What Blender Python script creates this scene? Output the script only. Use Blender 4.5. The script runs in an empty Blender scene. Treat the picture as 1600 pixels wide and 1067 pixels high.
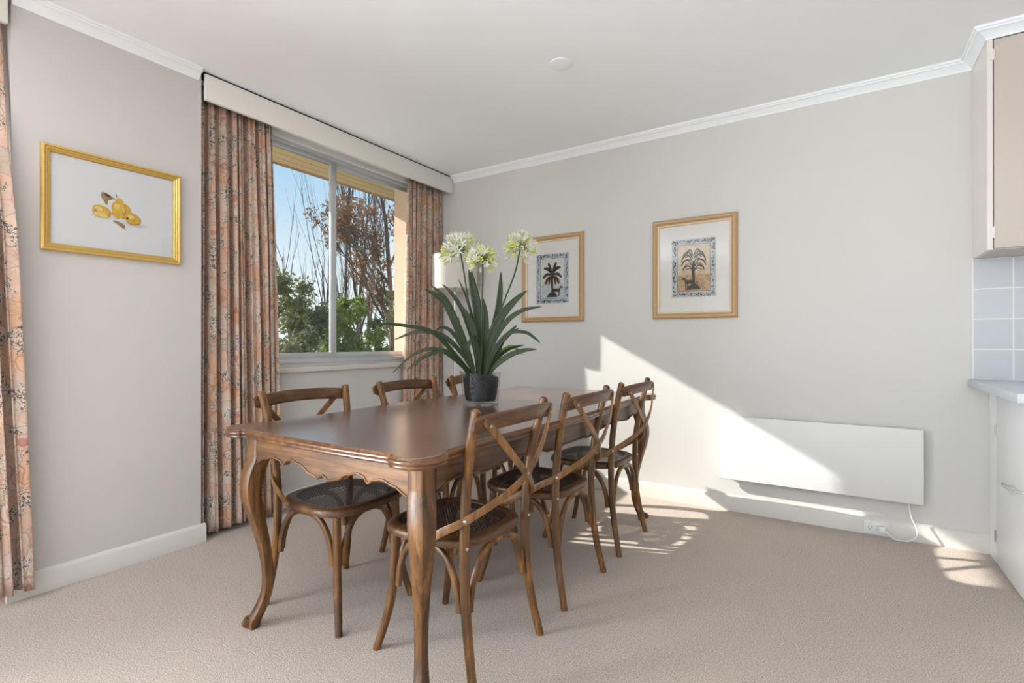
import bpy, bmesh, math, random
from mathutils import Vector, Matrix
from mathutils.geometry import tessellate_polygon
PI = math.pi
S = bpy.context.scene
COL = S.collection

# ------------------------------------------------------------------ camera
cam_d = bpy.data.cameras.new('camera'); cam = bpy.data.objects.new('camera', cam_d); COL.objects.link(cam)
cam.location = (2.952, -3.568, 1.10)
cam.rotation_euler = (math.radians(90.07), 0, math.radians(32.78))
cam_d.sensor_width = 36; cam_d.lens = 36 * 792.9 / 1600
cam_d.clip_start = .05; cam_d.clip_end = 300
S.camera = cam
S.view_settings.view_transform = 'Standard'; S.view_settings.look = 'None'
S.view_settings.exposure = 0.03; S.view_settings.gamma = 1.0
S.view_settings.use_curve_mapping = False

# ------------------------------------------------------------------ world, sun, balcony-door daylight, added rear fill
W = bpy.data.worlds.new('sky'); S.world = W; W.use_nodes = True
nt = W.node_tree; nt.nodes.clear()
n_out = nt.nodes.new('ShaderNodeOutputWorld'); n_bg = nt.nodes.new('ShaderNodeBackground')
n_tc = nt.nodes.new('ShaderNodeTexCoord'); n_sx = nt.nodes.new('ShaderNodeSeparateXYZ'); n_cr = nt.nodes.new('ShaderNodeValToRGB')
nt.links.new(n_tc.outputs['Generated'], n_sx.inputs[0]); nt.links.new(n_sx.outputs['Z'], n_cr.inputs[0])
nt.links.new(n_cr.outputs[0], n_bg.inputs[0]); nt.links.new(n_bg.outputs[0], n_out.inputs[0])
e = n_cr.color_ramp.elements
e[0].position = 0.0; e[0].color = (1.0, 1.04, 1.08, 1)
e[1].position = 1.0; e[1].color = (.16, .38, .80, 1)
for p, c in ((.10, (.92, 1.0, 1.06, 1)), (.22, (.62, .82, 1.0, 1)), (.36, (.38, .66, .95, 1))):
    k = e.new(p); k.color = c
n_bg.inputs['Strength'].default_value = 1.0

SUN_DIR = Vector((3.0, 1.0, -1.65))
sun_d = bpy.data.lights.new('sun', 'SUN'); sun = bpy.data.objects.new('sun', sun_d); COL.objects.link(sun)
sun.location = (-6, -3, 6); sun.rotation_euler = SUN_DIR.to_track_quat('-Z', 'Y').to_euler()
sun_d.energy = 9.5; sun_d.angle = math.radians(.55); sun_d.color = (1, .95, .87)

def area(name, loc, direction, sx, sy, power, color):
    d = bpy.data.lights.new(name, 'AREA'); o = bpy.data.objects.new(name, d); COL.objects.link(o)
    d.shape = 'RECTANGLE'; d.size = sx; d.size_y = sy; d.energy = power; d.color = color
    o.location = loc; o.rotation_euler = Vector(direction).to_track_quat('-Z', 'Y').to_euler()
    return o
area('daylight_balcony_door', (-.55, -4.52, 1.25), (1, 0, .15), 2.1, 2.2, 520, (.86, .945, 1))
area('added_fill_rear', (2.9, -7.35, 1.35), (0, 1, .2), 4.6, 2.1, 38, (.93, .97, 1))  # fill light added behind the camera; no such window is known

# ------------------------------------------------------------------ helpers
def mat(name, color=(.8, .8, .8), rough=.5, metal=0, spec=.5):
    m = bpy.data.materials.new(name); m.use_nodes = True
    b = m.node_tree.nodes['Principled BSDF']
    b.inputs['Base Color'].default_value = (*color, 1); b.inputs['Roughness'].default_value = rough
    b.inputs['Metallic'].default_value = metal; b.inputs['Specular IOR Level'].default_value = spec
    return m
class G:
    """tiny node-graph helper"""
    def __init__(s, m): s.t = m.node_tree; s.b = s.t.nodes.get('Principled BSDF')
    def n(s, kind, **kw):
        x = s.t.nodes.new(kind)
        for k, v in kw.items():
            if k.startswith('i_'): x.inputs[k[2:].replace('_', ' ')].default_value = v
            else: setattr(x, k, v)
        return x
    def l(s, a, b): s.t.links.new(a, b)
    def ramp(s, fac, stops, interp='LINEAR'):
        r = s.t.nodes.new('ShaderNodeValToRGB'); el = r.color_ramp.elements; r.color_ramp.interpolation = interp
        el[0].position, el[0].color = stops[0][0], (*stops[0][1], 1)
        el[1].position, el[1].color = stops[-1][0], (*stops[-1][1], 1)
        for p, c in stops[1:-1]:
            k = el.new(p); k.color = (*c, 1)
        s.l(fac, r.inputs[0]); return r.outputs[0]
    def math(s, op, a, b=None, clamp=False):
        x = s.t.nodes.new('ShaderNodeMath'); x.operation = op; x.use_clamp = clamp
        for i, v in enumerate((a, b)):
            if v is None: continue
            if isinstance(v, (int, float)): x.inputs[i].default_value = v
            else: s.l(v, x.inputs[i])
        return x.outputs[0]
    def mix(s, fac, a, b):
        x = s.t.nodes.new('ShaderNodeMix'); x.data_type = 'RGBA'
        if isinstance(fac, (int, float)): x.inputs[0].default_value = fac
        else: s.l(fac, x.inputs[0])
        for i, v in ((6, a), (7, b)):
            if isinstance(v, tuple): x.inputs[i].default_value = (*v, 1)
            else: s.l(v, x.inputs[i])
        return x.outputs[2]
    def coord(s, out='Object', scale=(1, 1, 1)):
        tc = s.t.nodes.new('ShaderNodeTexCoord'); mp = s.t.nodes.new('ShaderNodeMapping')
        mp.inputs['Scale'].default_value = scale; s.l(tc.outputs[out], mp.inputs[0]); return mp.outputs[0]
    def noise(s, vec, scale, detail=3, rough=.55, out='Fac', dist=0):
        x = s.t.nodes.new('ShaderNodeTexNoise'); x.inputs['Scale'].default_value = scale
        x.inputs['Detail'].default_value = detail; x.inputs['Roughness'].default_value = rough; x.inputs['Distortion'].default_value = dist
        s.l(vec, x.inputs['Vector']); return x.outputs[out]
    def bump(s, h, strength=.3, dist=.01):
        x = s.t.nodes.new('ShaderNodeBump'); x.inputs['Strength'].default_value = strength; x.inputs['Distance'].default_value = dist
        s.l(h, x.inputs['Height']); s.l(x.outputs[0], s.b.inputs['Normal'])

def build(name, bm, m=None, parent=None, loc=None, smooth=35):
    bmesh.ops.recalc_face_normals(bm, faces=bm.faces[:])
    me = bpy.data.meshes.new(name); bm.to_mesh(me); bm.free()
    if m is not None:
        for x in (m if isinstance(m, (list, tuple)) else [m]): me.materials.append(x)
    if smooth is not None:
        me.shade_smooth(); me.set_sharp_from_angle(angle=math.radians(smooth))
    o = bpy.data.objects.new(name, me); COL.objects.link(o)
    if parent is not None: o.parent = parent
    if loc is not None: o.location = loc
    return o
def tag(o, label, cat, group=None):
    o['label'] = label; o['category'] = cat
    if group: o['group'] = group
    return o
def thing(name, label, cat, loc=(0, 0, 0), rz=0, group=None):
    o = bpy.data.objects.new(name, None); COL.objects.link(o); o.empty_display_size = .1
    o.location = loc; o.rotation_euler = (0, 0, rz)
    return tag(o, label, cat, group)
def struct(o): o['kind'] = 'structure'; return o
def bx(bm, x0, x1, y0, y1, z0, z1, bev=0, mi=0, seg=2):
    r = bmesh.ops.create_cube(bm, size=1)
    vs = r['verts']
    for v in vs:
        v.co = Vector((x0 + (v.co.x + .5) * (x1 - x0), y0 + (v.co.y + .5) * (y1 - y0), z0 + (v.co.z + .5) * (z1 - z0)))
    fs = set(f for v in vs for f in v.link_faces)
    for f in fs: f.material_index = mi
    if bev:
        es = set(e_ for v in vs for e_ in v.link_edges)
        bmesh.ops.bevel(bm, geom=list(es), offset=bev, segments=seg, profile=.5, affect='EDGES', material=mi)
def BX(*a, **k):
    bm = bmesh.new(); bx(bm, *a, **k); return bm
def circ(r, n=12, r2=None):
    r2 = r if r2 is None else r2
    return [(r * math.cos(2 * PI * i / n), r2 * math.sin(2 * PI * i / n)) for i in range(n)]
def rrect(w, h, r, n=3):
    out = []
    for cx, cy, a0 in ((w/2-r, h/2-r, 0), (-w/2+r, h/2-r, PI/2), (-w/2+r, -h/2+r, PI), (w/2-r, -h/2+r, 1.5*PI)):
        for i in range(n + 1):
            a = a0 + PI/2 * i / n; out.append((cx + r * math.cos(a), cy + r * math.sin(a)))
    return out
def catm(pts, n=6):
    P = [Vector(p) for p in pts]; P = [P[0]*2 - P[1]] + P + [P[-1]*2 - P[-2]]; out = []
    for i in range(1, len(P) - 2):
        for k in range(n):
            t = k / n; a, b, c, d = P[i-1], P[i], P[i+1], P[i+2]
            out.append(.5 * ((2*b) + (c - a)*t + (2*a - 5*b + 4*c - d)*t*t + (3*b - a - 3*c + d)*t**3))
    out.append(P[-2]); return out
def interp(vals, n):
    """piecewise-linear list of scalars resampled like catm"""
    out = []
    for i in range(len(vals) - 1):
        for k in range(n): out.append(vals[i] + (vals[i+1] - vals[i]) * k / n)
    return out + [vals[-1]]
def sweep(bm, pts, prof, up=(0, 0, 1), sc=None, closed=False, caps=True, mi=0):
    """sweep a 2-D profile along pts; up is one vector or one per point"""
    N = len(pts); pts = [Vector(p) for p in pts]; rings = []
    for i, p in enumerate(pts):
        if closed: t = pts[(i+1) % N] - pts[i-1]
        else: t = pts[min(i+1, N-1)] - pts[max(i-1, 0)]
        t.normalize(); u = Vector(up[i] if isinstance(up, list) else up)
        s = t.cross(u)
        if s.length < 1e-5: s = t.cross(Vector((1, 0, .01)))
        s.normalize(); nn = s.cross(t)
        k = sc[i] if sc else 1
        if not isinstance(k, tuple): k = (k, k)
        rings.append([bm.verts.new(p + s * a * k[0] + nn * b * k[1]) for a, b in prof])
    M = len(prof)
    for i in range(N if closed else N - 1):
        A, B = rings[i], rings[(i+1) % N]
        for j in range(M):
            f = bm.faces.new((A[j], A[(j+1) % M], B[(j+1) % M], B[j])); f.material_index = mi
    if caps and not closed:
        for r in (rings[0], rings[-1]):
            f = bm.faces.new(r); f.material_index = mi
def lathe(bm, prof, n=32, c=(0, 0, 0), mi=0):
    rings = [[bm.verts.new((c[0] + r*math.cos(2*PI*i/n), c[1] + r*math.sin(2*PI*i/n), c[2] + z)) for i in range(n)] if r > 1e-6 else [bm.verts.new((c[0], c[1], c[2] + z))] for r, z in prof]
    for A, B in zip(rings, rings[1:]):
        for i in range(n):
            j = (i+1) % n
            q = [A[i], A[j], B[j], B[i]] if len(A) > 1 and len(B) > 1 else ([A[0], B[j], B[i]] if len(A) == 1 else [A[i], A[j], B[0]])
            f = bm.faces.new(q); f.material_index = mi
def loft(bm, rings, cap=True, closed_v=False, mi=0):
    R = [[bm.verts.new(p) for p in r] for r in rings]; M = len(R[0])
    prs = list(zip(R, R[1:])) + ([(R[-1], R[0])] if closed_v else [])
    for A, B in prs:
        for j in range(M):
            f = bm.faces.new((A[j], A[(j+1) % M], B[(j+1) % M], B[j])); f.material_index = mi
    if cap and not closed_v:
        bm.faces.new(R[0]).material_index = mi; bm.faces.new(R[-1]).material_index = mi
def copy_tree(o, parent=None):
    c = o.copy(); COL.objects.link(c); c.parent = parent
    for ch in list(o.children): copy_tree(ch, c)
    return c

# ------------------------------------------------------------------ materials
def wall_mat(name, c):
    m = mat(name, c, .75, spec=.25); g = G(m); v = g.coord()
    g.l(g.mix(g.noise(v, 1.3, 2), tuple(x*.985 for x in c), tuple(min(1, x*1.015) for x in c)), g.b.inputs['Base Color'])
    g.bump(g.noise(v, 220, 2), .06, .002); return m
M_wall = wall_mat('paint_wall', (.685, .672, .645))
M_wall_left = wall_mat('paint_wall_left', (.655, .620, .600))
M_ceil = wall_mat('paint_ceiling', (.925, .95, .98))
M_trim = mat('paint_trim', (.73, .695, .65), .4)
M_white = mat('white_enamel', (.82, .82, .82), .3)
M_heater = mat('heater_enamel', (.80, .80, .785), .35)
M_pelmet = mat('pelmet_paint', (.84, .82, .765), .45)
M_gap = mat('shadow_gap', (.02, .018, .016), .9)
M_cab_beige = mat('cabinet_beige', (.57, .50, .445), .35)
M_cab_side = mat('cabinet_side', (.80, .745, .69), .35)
M_cab_white = mat('cabinet_white', (.95, .955, .96), .3)
M_bench = mat('laminate_grey', (.62, .65, .69), .3)
M_chrome = mat('chrome', (.75, .75, .76), .18, 1)
M_screw = mat('steel_screw', (.55, .54, .52), .3, 1)
M_alu = mat('aluminium', (.62, .64, .67), .35, .6)
M_plastic = mat('white_plastic', (.83, .83, .82), .35)
M_dark = mat('dark_plastic', (.03, .03, .03), .5)

def carpet():
    m = mat('carpet', (.5, .42, .36), .95, spec=.1); g = G(m); v = g.coord()
    a = g.noise(v, 210, 3, .75); b = g.noise(v, 2.2, 3); a2 = g.ramp(a, [(.33, (0, 0, 0)), (.67, (1, 1, 1))])
    col = g.mix(a2, (.235, .185, .152), (.80, .685, .60))
    col2 = g.mix(a2, (.265, .20, .16), (.84, .70, .60))
    g.l(g.mix(g.math('MULTIPLY', g.math('SUBTRACT', b, .38), 3.5, True), col, col2), g.b.inputs['Base Color'])
    g.b.inputs['Sheen Weight'].default_value = .15; g.b.inputs['Sheen Roughness'].default_value = .5
    g.bump(a, .7, .005); return m
M_carpet = carpet()

def wood(name, c0, c1, c2, axis, rough=.44, coat=.16, fine=1.0, metal=0):
    m = mat(name, c1, rough); g = G(m)
    sc = [26 * fine] * 3; sc['xyz'.index(axis)] = 1.6 * fine
    v = g.coord('Object', tuple(sc)); v2 = g.coord('Object')
    a = g.noise(v, 1.6, 5, .6, dist=.4); b = g.noise(v2, 5.5, 3); fi = g.noise(v, 7, 3, .7)
    col = g.ramp(a, [(.28, c0), (.5, c1), (.74, c2)])
    col = g.mix(g.ramp(b, [(.40, (0, 0, 0)), (.66, (1, 1, 1))]), col, g.mix(.6, col, c0))
    col = g.mix(g.ramp(fi, [(.52, (0, 0, 0)), (.72, (.65, .65, .65))]), col, tuple(x * .55 for x in c0))
    g.l(col, g.b.inputs['Base Color'])
    g.b.inputs['Coat Weight'].default_value = coat; g.b.inputs['Coat Roughness'].default_value = .22
    g.bump(fi, .12, .003); return m
C0, C1, C2 = (.038, .015, .005), (.170, .070, .016), (.38, .170, .042)
M_wood_z = wood('wood_upright', C0, C1, C2, 'z')
M_wood_y = wood('wood_cross', (.036, .014, .005), (.120, .048, .014), (.24, .105, .030), 'y')
M_wood_x = wood('wood_deep', C0, C1, C2, 'x')
M_brace = wood('wood_brace', (.10, .042, .012), (.27, .125, .034), (.42, .205, .062), 'z')
M_top = wood('wood_table_top', (.080, .032, .017), (.155, .066, .035), (.23, .108, .058), 'y', .24, 1.0)
M_top.node_tree.nodes['Principled BSDF'].inputs['Coat IOR'].default_value = 2.8; M_top.node_tree.nodes['Principled BSDF'].inputs['Coat Roughness'].default_value = .25
M_edge = wood('wood_table_edge', (.045, .017, .006), (.15, .058, .017), (.30, .128, .038), 'y', .28, .5)
M_cane = mat('cane', (.030, .017, .011), .35); M_cane.node_tree.nodes['Principled BSDF'].inputs['Coat Weight'].default_value = .4

def gold(name, c0, c1, rough, metal):
    m = mat(name, c0, rough, metal); g = G(m); v = g.coord('Object', (9, 9, 40))
    g.l(g.mix(g.noise(v, 6, 4, .65), c0, c1), g.b.inputs['Base Color']); return m
M_gold = gold('gilt_frame', (.50, .29, .055), (.78, .52, .15), .33, .55)
M_gold2 = gold('gilt_frame_edge', (.62, .38, .09), (.85, .60, .22), .28, .6)
M_oak = gold('limed_oak_frame', (.40, .245, .115), (.60, .40, .215), .40, .15)
M_oak2 = gold('pale_frame_slip', (.74, .58, .42), (.86, .72, .56), .4, .1)
M_mat = mat('mount_board', (.82, .80, .75), .8)
M_paper = mat('paper', (.78, .78, .79), .8)

def glass(name, tint=(1, 1, 1), refl=1.0, rough=.0, ior=1.45):
    m = bpy.data.materials.new(name); m.use_nodes = True; t = m.node_tree; t.nodes.clear(); g = G(m)
    o = t.nodes.new('ShaderNodeOutputMaterial'); tr = t.nodes.new('ShaderNodeBsdfTransparent'); gl = t.nodes.new('ShaderNodeBsdfGlossy')
    mx = t.nodes.new('ShaderNodeMixShader'); ge = t.nodes.new('ShaderNodeNewGeometry'); dt = g.n('ShaderNodeVectorMath', operation='DOT_PRODUCT')
    g.l(ge.outputs['Incoming'], dt.inputs[0]); g.l(ge.outputs['Normal'], dt.inputs[1])
    k = g.math('POWER', g.math('SUBTRACT', 1.0, g.math('ABSOLUTE', dt.outputs['Value'])), 5.0); f0 = ((ior - 1)/(ior + 1))**2
    g.l(g.math('ADD', g.math('MULTIPLY', k, 1 - f0), f0), mx.inputs[0])
    tr.inputs[0].default_value = (*tint, 1); gl.inputs['Roughness'].default_value = rough; gl.inputs['Color'].default_value = (refl, refl, refl, 1)
    g.l(tr.outputs[0], mx.inputs[1]); g.l(gl.outputs[0], mx.inputs[2]); g.l(mx.outputs[0], o.inputs[0]); return m
M_glass = glass('window_glass', (.96, .975, .97)); M_pglass = glass('picture_glass', (.98, .98, .98), .6, 0, 1.4); M_vase = glass('vase_glass', (.93, .95, .965), .75, .01, 1.45)

def fabric():
    m = mat('floral_fabric', (.6, .4, .3), .85, spec=.15); g = G(m)
    tc = g.n('ShaderNodeTexCoord'); uv = tc.outputs['UV']
    w1 = g.noise(uv, 7, 2, out='Color'); vm = g.n('ShaderNodeVectorMath', operation='SCALE'); vm.inputs['Scale'].default_value = .10; g.l(w1, vm.inputs[0])
    va = g.n('ShaderNodeVectorMath', operation='ADD'); g.l(uv, va.inputs[0]); g.l(vm.outputs[0], va.inputs[1]); P = va.outputs[0]
    # background patches
    pa = g.noise(uv, 4.2, 3, .55); pb = g.noise(P, 9.0, 2)
    base = g.ramp(pa, [(.30, (.62, .30, .16)), (.42, (.74, .42, .25)), (.50, (.70, .50, .38)), (.57, (.78, .68, .58)), (.68, (.50, .45, .37))])
    base = g.mix(g.ramp(pb, [(.50, (0, 0, 0)), (.62, (.8, .8, .8))]), base, (.66, .47, .41))
    # petals: big voronoi cells with their own tint, outlined
    vc = g.n('ShaderNodeTexVoronoi'); vc.inputs['Scale'].default_value = 11; vc.inputs['Randomness'].default_value = .9; g.l(P, vc.inputs['Vector'])
    pet = g.n('ShaderNodeSeparateColor'); g.l(vc.outputs['Color'], pet.inputs[0])
    tint = g.ramp(pet.outputs[0], [(.0, (.76, .42, .25)), (.35, (.70, .50, .40)), (.6, (.82, .72, .62)), (.8, (.64, .35, .22)), (1, (.52, .47, .38))])
    base = g.mix(.45, base, tint)
    ve = g.n('ShaderNodeTexVoronoi', feature='DISTANCE_TO_EDGE'); ve.inputs['Scale'].default_value = 11; ve.inputs['Randomness'].default_value = .9; g.l(P, ve.inputs['Vector'])
    line = g.math('LESS_THAN', ve.outputs['Distance'], .022)
    ve2 = g.n('ShaderNodeTexVoronoi', feature='DISTANCE_TO_EDGE'); ve2.inputs['Scale'].default_value = 37; g.l(P, ve2.inputs['Vector'])
    vein = g.math('MULTIPLY', g.math('LESS_THAN', ve2.outputs['Distance'], .05), g.math('GREATER_THAN', g.noise(uv, 8, 1), .50))
    base = g.mix(g.math('MULTIPLY', vein, .3), base, (.30, .20, .14))
    base = g.mix(g.math('MULTIPLY', line, .5), base, (.33, .19, .13))
    # flower hearts, red
    vr = g.n('ShaderNodeTexVoronoi'); vr.inputs['Scale'].default_value = 6.5; g.l(P, vr.inputs['Vector'])
    heart = g.math('LESS_THAN', vr.outputs['Distance'], .16)
    base = g.mix(g.math('MULTIPLY', heart, .55), base, (.47, .14, .10))
    ring = g.math('LESS_THAN', g.math('ABSOLUTE', g.math('SUBTRACT', vr.outputs['Distance'], .30)), .018)
    base = g.mix(g.math('MULTIPLY', ring, .5), base, (.36, .13, .09))
    # dark squiggles in clusters on pale ground
    cl = g.math('GREATER_THAN', g.noise(uv, 8.5, 2, .5), .565)
    base = g.mix(g.math('MULTIPLY', cl, .5), base, (.70, .64, .58))
    sq = g.math('LESS_THAN', g.math('ABSOLUTE', g.math('SUBTRACT', g.noise(uv, 58, 1.5), .5)), .034)
    base = g.mix(g.math('MULTIPLY', g.math('MULTIPLY', cl, sq), .85), base, (.055, .04, .03))
    g.l(base, g.b.inputs['Base Color'])
    g.b.inputs['Sheen Weight'].default_value = .15
    tl = g.n('ShaderNodeBsdfTranslucent'); g.l(base, tl.inputs[0])
    mx = g.n('ShaderNodeMixShader'); mx.inputs[0].default_value = .16
    out = g.t.nodes['Material Output']; g.l(g.b.outputs[0], mx.inputs[1]); g.l(tl.outputs[0], mx.inputs[2]); g.l(mx.outputs[0], out.inputs[0])
    return m
M_fabric = fabric()

# ------------------------------------------------------------------ room shell
CEIL = 2.59
XR, YF = 6.4, -7.2
struct(build('floor', BX(-.30, XR, YF, .0, -.08, 0), M_carpet, smooth=None))
struct(build('ceiling', BX(-.30, XR, YF, .0, CEIL, CEIL + .1), M_ceil, smooth=None))
struct(build('wall_back', BX(-.30, XR, 0, .2, -.08, CEIL + .1), M_wall, smooth=None))
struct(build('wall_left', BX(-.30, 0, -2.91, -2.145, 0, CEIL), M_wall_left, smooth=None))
bm = bmesh.new()                                  # window recess wall with its opening
WY0, WY1, WZ0, WZ1 = -1.98, -.11, .93, 2.47
bx(bm, -.30, -.15, -2.145, WY0, 0, CEIL); bx(bm, -.30, -.15, WY1, 0, 0, CEIL)
bx(bm, -.30, -.15, WY0, WY1, 0, WZ0); bx(bm, -.30, -.15, WY0, WY1, WZ1, CEIL)
struct(build('wall_window', bm, M_wall, smooth=None))
bm = bmesh.new()                                  # balcony-door recess further along the same side
bx(bm, -.30, -.15, YF, -5.6, 0, CEIL); bx(bm, -.30, -.15, -3.45, -2.91, 0, CEIL); bx(bm, -.30, -.15, -5.6, -3.45, 2.42, CEIL)  # unseen pier by the curtain made wider to block sun
struct(build('wall_balcony', bm, M_wall, smooth=None))
bm = bmesh.new()
bx(bm, -.30, .5, YF - .15, YF, 0, CEIL); bx(bm, 5.3, XR, YF - .15, YF, 0, CEIL); bx(bm, .5, 5.3, YF - .15, YF, 0, .25); bx(bm, .5, 5.3, YF - .15, YF, 2.45, CEIL)
struct(build('wall_front', bm, M_wall, smooth=None))
struct(build('wall_right', BX(XR, XR + .15, YF - .15, .2, -.08, CEIL + .1), M_wall, smooth=None))

# cornices
CP = [(0, 2.534), (.006, 2.534), (.007, 2.542), (.016, 2.552), (.030, 2.565), (.036, 2.568), (.043, 2.569), (.045, 2.577), (.052, 2.578), (.054, CEIL), (0, CEIL)]
def moulding(path, prof, m, name, sgn=1):
    """mitred run of a profile (out, z) along a plan polyline; out is to the left of travel * sgn"""
    pts = [Vector((p[0], p[1])) for p in path]; rings = []
    for i, p in enumerate(pts):
        ds = []
        if i: ds.append((pts[i] - pts[i-1]).normalized())
        if i < len(pts) - 1: ds.append((pts[i+1] - pts[i]).normalized())
        ns = [Vector((-d.y, d.x)) * sgn for d in ds]
        o = ns[0] if len(ns) == 1 else (ns[0] + ns[1]) / (1 + ns[0].dot(ns[1]))
        rings.append([(p.x + o.x * a, p.y + o.y * a, z) for a, z in prof])
    bm = bmesh.new(); loft(bm, rings); return struct(build(name, bm, m, smooth=30))
moulding([(0, -2.91), (0, -2.16)], CP, M_ceil, 'trim_1', -1)
moulding([(.03, 0), (3.546, 0), (3.546, -.318), (XR, -.318)], CP, M_ceil, 'trim_2', -1)
BP = [(0, 0), (.016, 0), (.016, .086), (.013, .092), (.005, .099), (0, .102)]
moulding([(0, -2.925), (0, -2.125)], BP, M_trim, 'baseboard_left', -1)
moulding([(-.15, 0), (3.611, 0)], BP, M_trim, 'baseboard_back', -1)
moulding([(-.15, -2.14), (-.15, -.02)], BP, M_trim, 'baseboard_window', -1)

# dining window: aluminium sliding window
win = bpy.data.objects.new('window_1', None); COL.objects.link(win); struct(win); win.location = (-.2, (WY0 + WY1)/2, WZ0)
def wpart(name, bm, m, par=win):
    bmesh.ops.translate(bm, verts=bm.verts[:], vec=(.2, -(WY0 + WY1)/2, -WZ0)); return build(name, bm, m, par, smooth=30)
bm = bmesh.new()
bx(bm, -.24, -.145, WY0, WY1, .93, .947, .003); bx(bm, -.235, -.15, WY0, WY1, .945, .985, .003)
bx(bm, -.175, -.150, WY0, WY1, .985, .991, .002); bx(bm, -.21, -.20, WY0, WY1, .985, .995, .002)
bx(bm, -.24, -.150, WY0, WY1, 2.425, 2.47, .003); bx(bm, -.24, -.15, WY0, WY0 + .035, .985, 2.425, .003); bx(bm, -.24, -.15, WY1 - .035, WY1, .985, 2.425, .003)
wpart('window_frame', bm, M_alu)
bm = bmesh.new(); bx(bm, -.155, -.128, WY0 - .05, WY1 + .05, .895, .931, .004)
wpart('window_sill', bm, M_trim)
bm = bmesh.new(); bx(bm, -.152, -.13, WY0 - .05, WY1 + .05, 2.448, 2.50, .004); bx(bm, -.150, -.115, WY0 - .05, WY1 + .05, 2.486, 2.53, .006)
wpart('window_head_liner', bm, M_white)
def sash(name, x, y0, y1, z0, z1, st):
    bm = bmesh.new(); d = .012
    bx(bm, x-d, x+d, y0, y0 + st, z0, z1, .002); bx(bm, x-d, x+d, y1 - st, y1, z0, z1, .002)
    bx(bm, x-d, x+d, y0 + st, y1 - st, z0, z0 + .038, .002); bx(bm, x-d, x+d, y0 + st, y1 - st, z1 - .038, z1, .002)
    f = wpart(name, bm, M_alu)
    p = BX(x - .002, x + .002, y0 + st - .004, y1 - st + .004, z0 + .034, z1 - .034)
    bmesh.ops.translate(p, verts=p.verts[:], vec=(.2, -(WY0 + WY1)/2, -WZ0)); build('pane', p, M_glass, f, smooth=None)
sash('sliding_sash', -.168, WY0 + .036, -1.128, .989, 2.43, .047)
sash('fixed_sash', -.202, -1.150, WY1 - .036, .986, 2.43, .042)

# balcony door frame, and an unseen window frame added around the rear fill
for nm, boxes in (('door_1', [(-.24, -.18, -5.6, -5.54, 0, 2.42), (-.24, -.18, -3.51, -3.45, 0, 2.42), (-.24, -.18, -4.55, -4.49, 0, 2.42), (-.24, -.18, -5.6, -3.45, 2.36, 2.42), (-.24, -.18, -5.6, -3.45, 0, .10)]),
                  ('added_rear_frame', [(.5, .56, YF - .1, YF - .04, .25, 2.45), (5.24, 5.3, YF - .1, YF - .04, .25, 2.45), (2.87, 2.93, YF - .1, YF - .04, .25, 2.45), (.5, 5.3, YF - .1, YF - .04, .25, .31), (.5, 5.3, YF - .1, YF - .04, 2.39, 2.45)])):
    bm = bmesh.new()
    for b in boxes: bx(bm, *b)
    struct(build(nm, bm, M_alu, smooth=None))

# ------------------------------------------------------------------ pelmets
def pelmet(y0, y1, label):
    t = thing('pelmet', label, 'pelmet', (0, (y0 + y1)/2, 2.435), 0, 'painted curtain pelmets')
    h = (y1 - y0)/2
    bm = bmesh.new(); bx(bm, .004, .026, -h, h, 0, .143, .0025)
    build('fascia', bm, M_pelmet, t)
    bm = bmesh.new(); bx(bm, -.145, .016, -h, h, .143, .1545)
    build('top_gap_shade', bm, M_gap, t, smooth=None)  # near-black strip paints the shade between fascia and ceiling
    bm = bmesh.new(); bx(bm, -.075, -.05, -h + .01, h - .01, .115, .135, .003)
    build('curtain_track', bm, M_white, t)
    return t
pelmet(-2.135, -.012, 'long cream painted pelmet board above the dining window')
pelmet(-5.5, -2.925, 'cream pelmet board above the curtain at the left picture edge')

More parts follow.
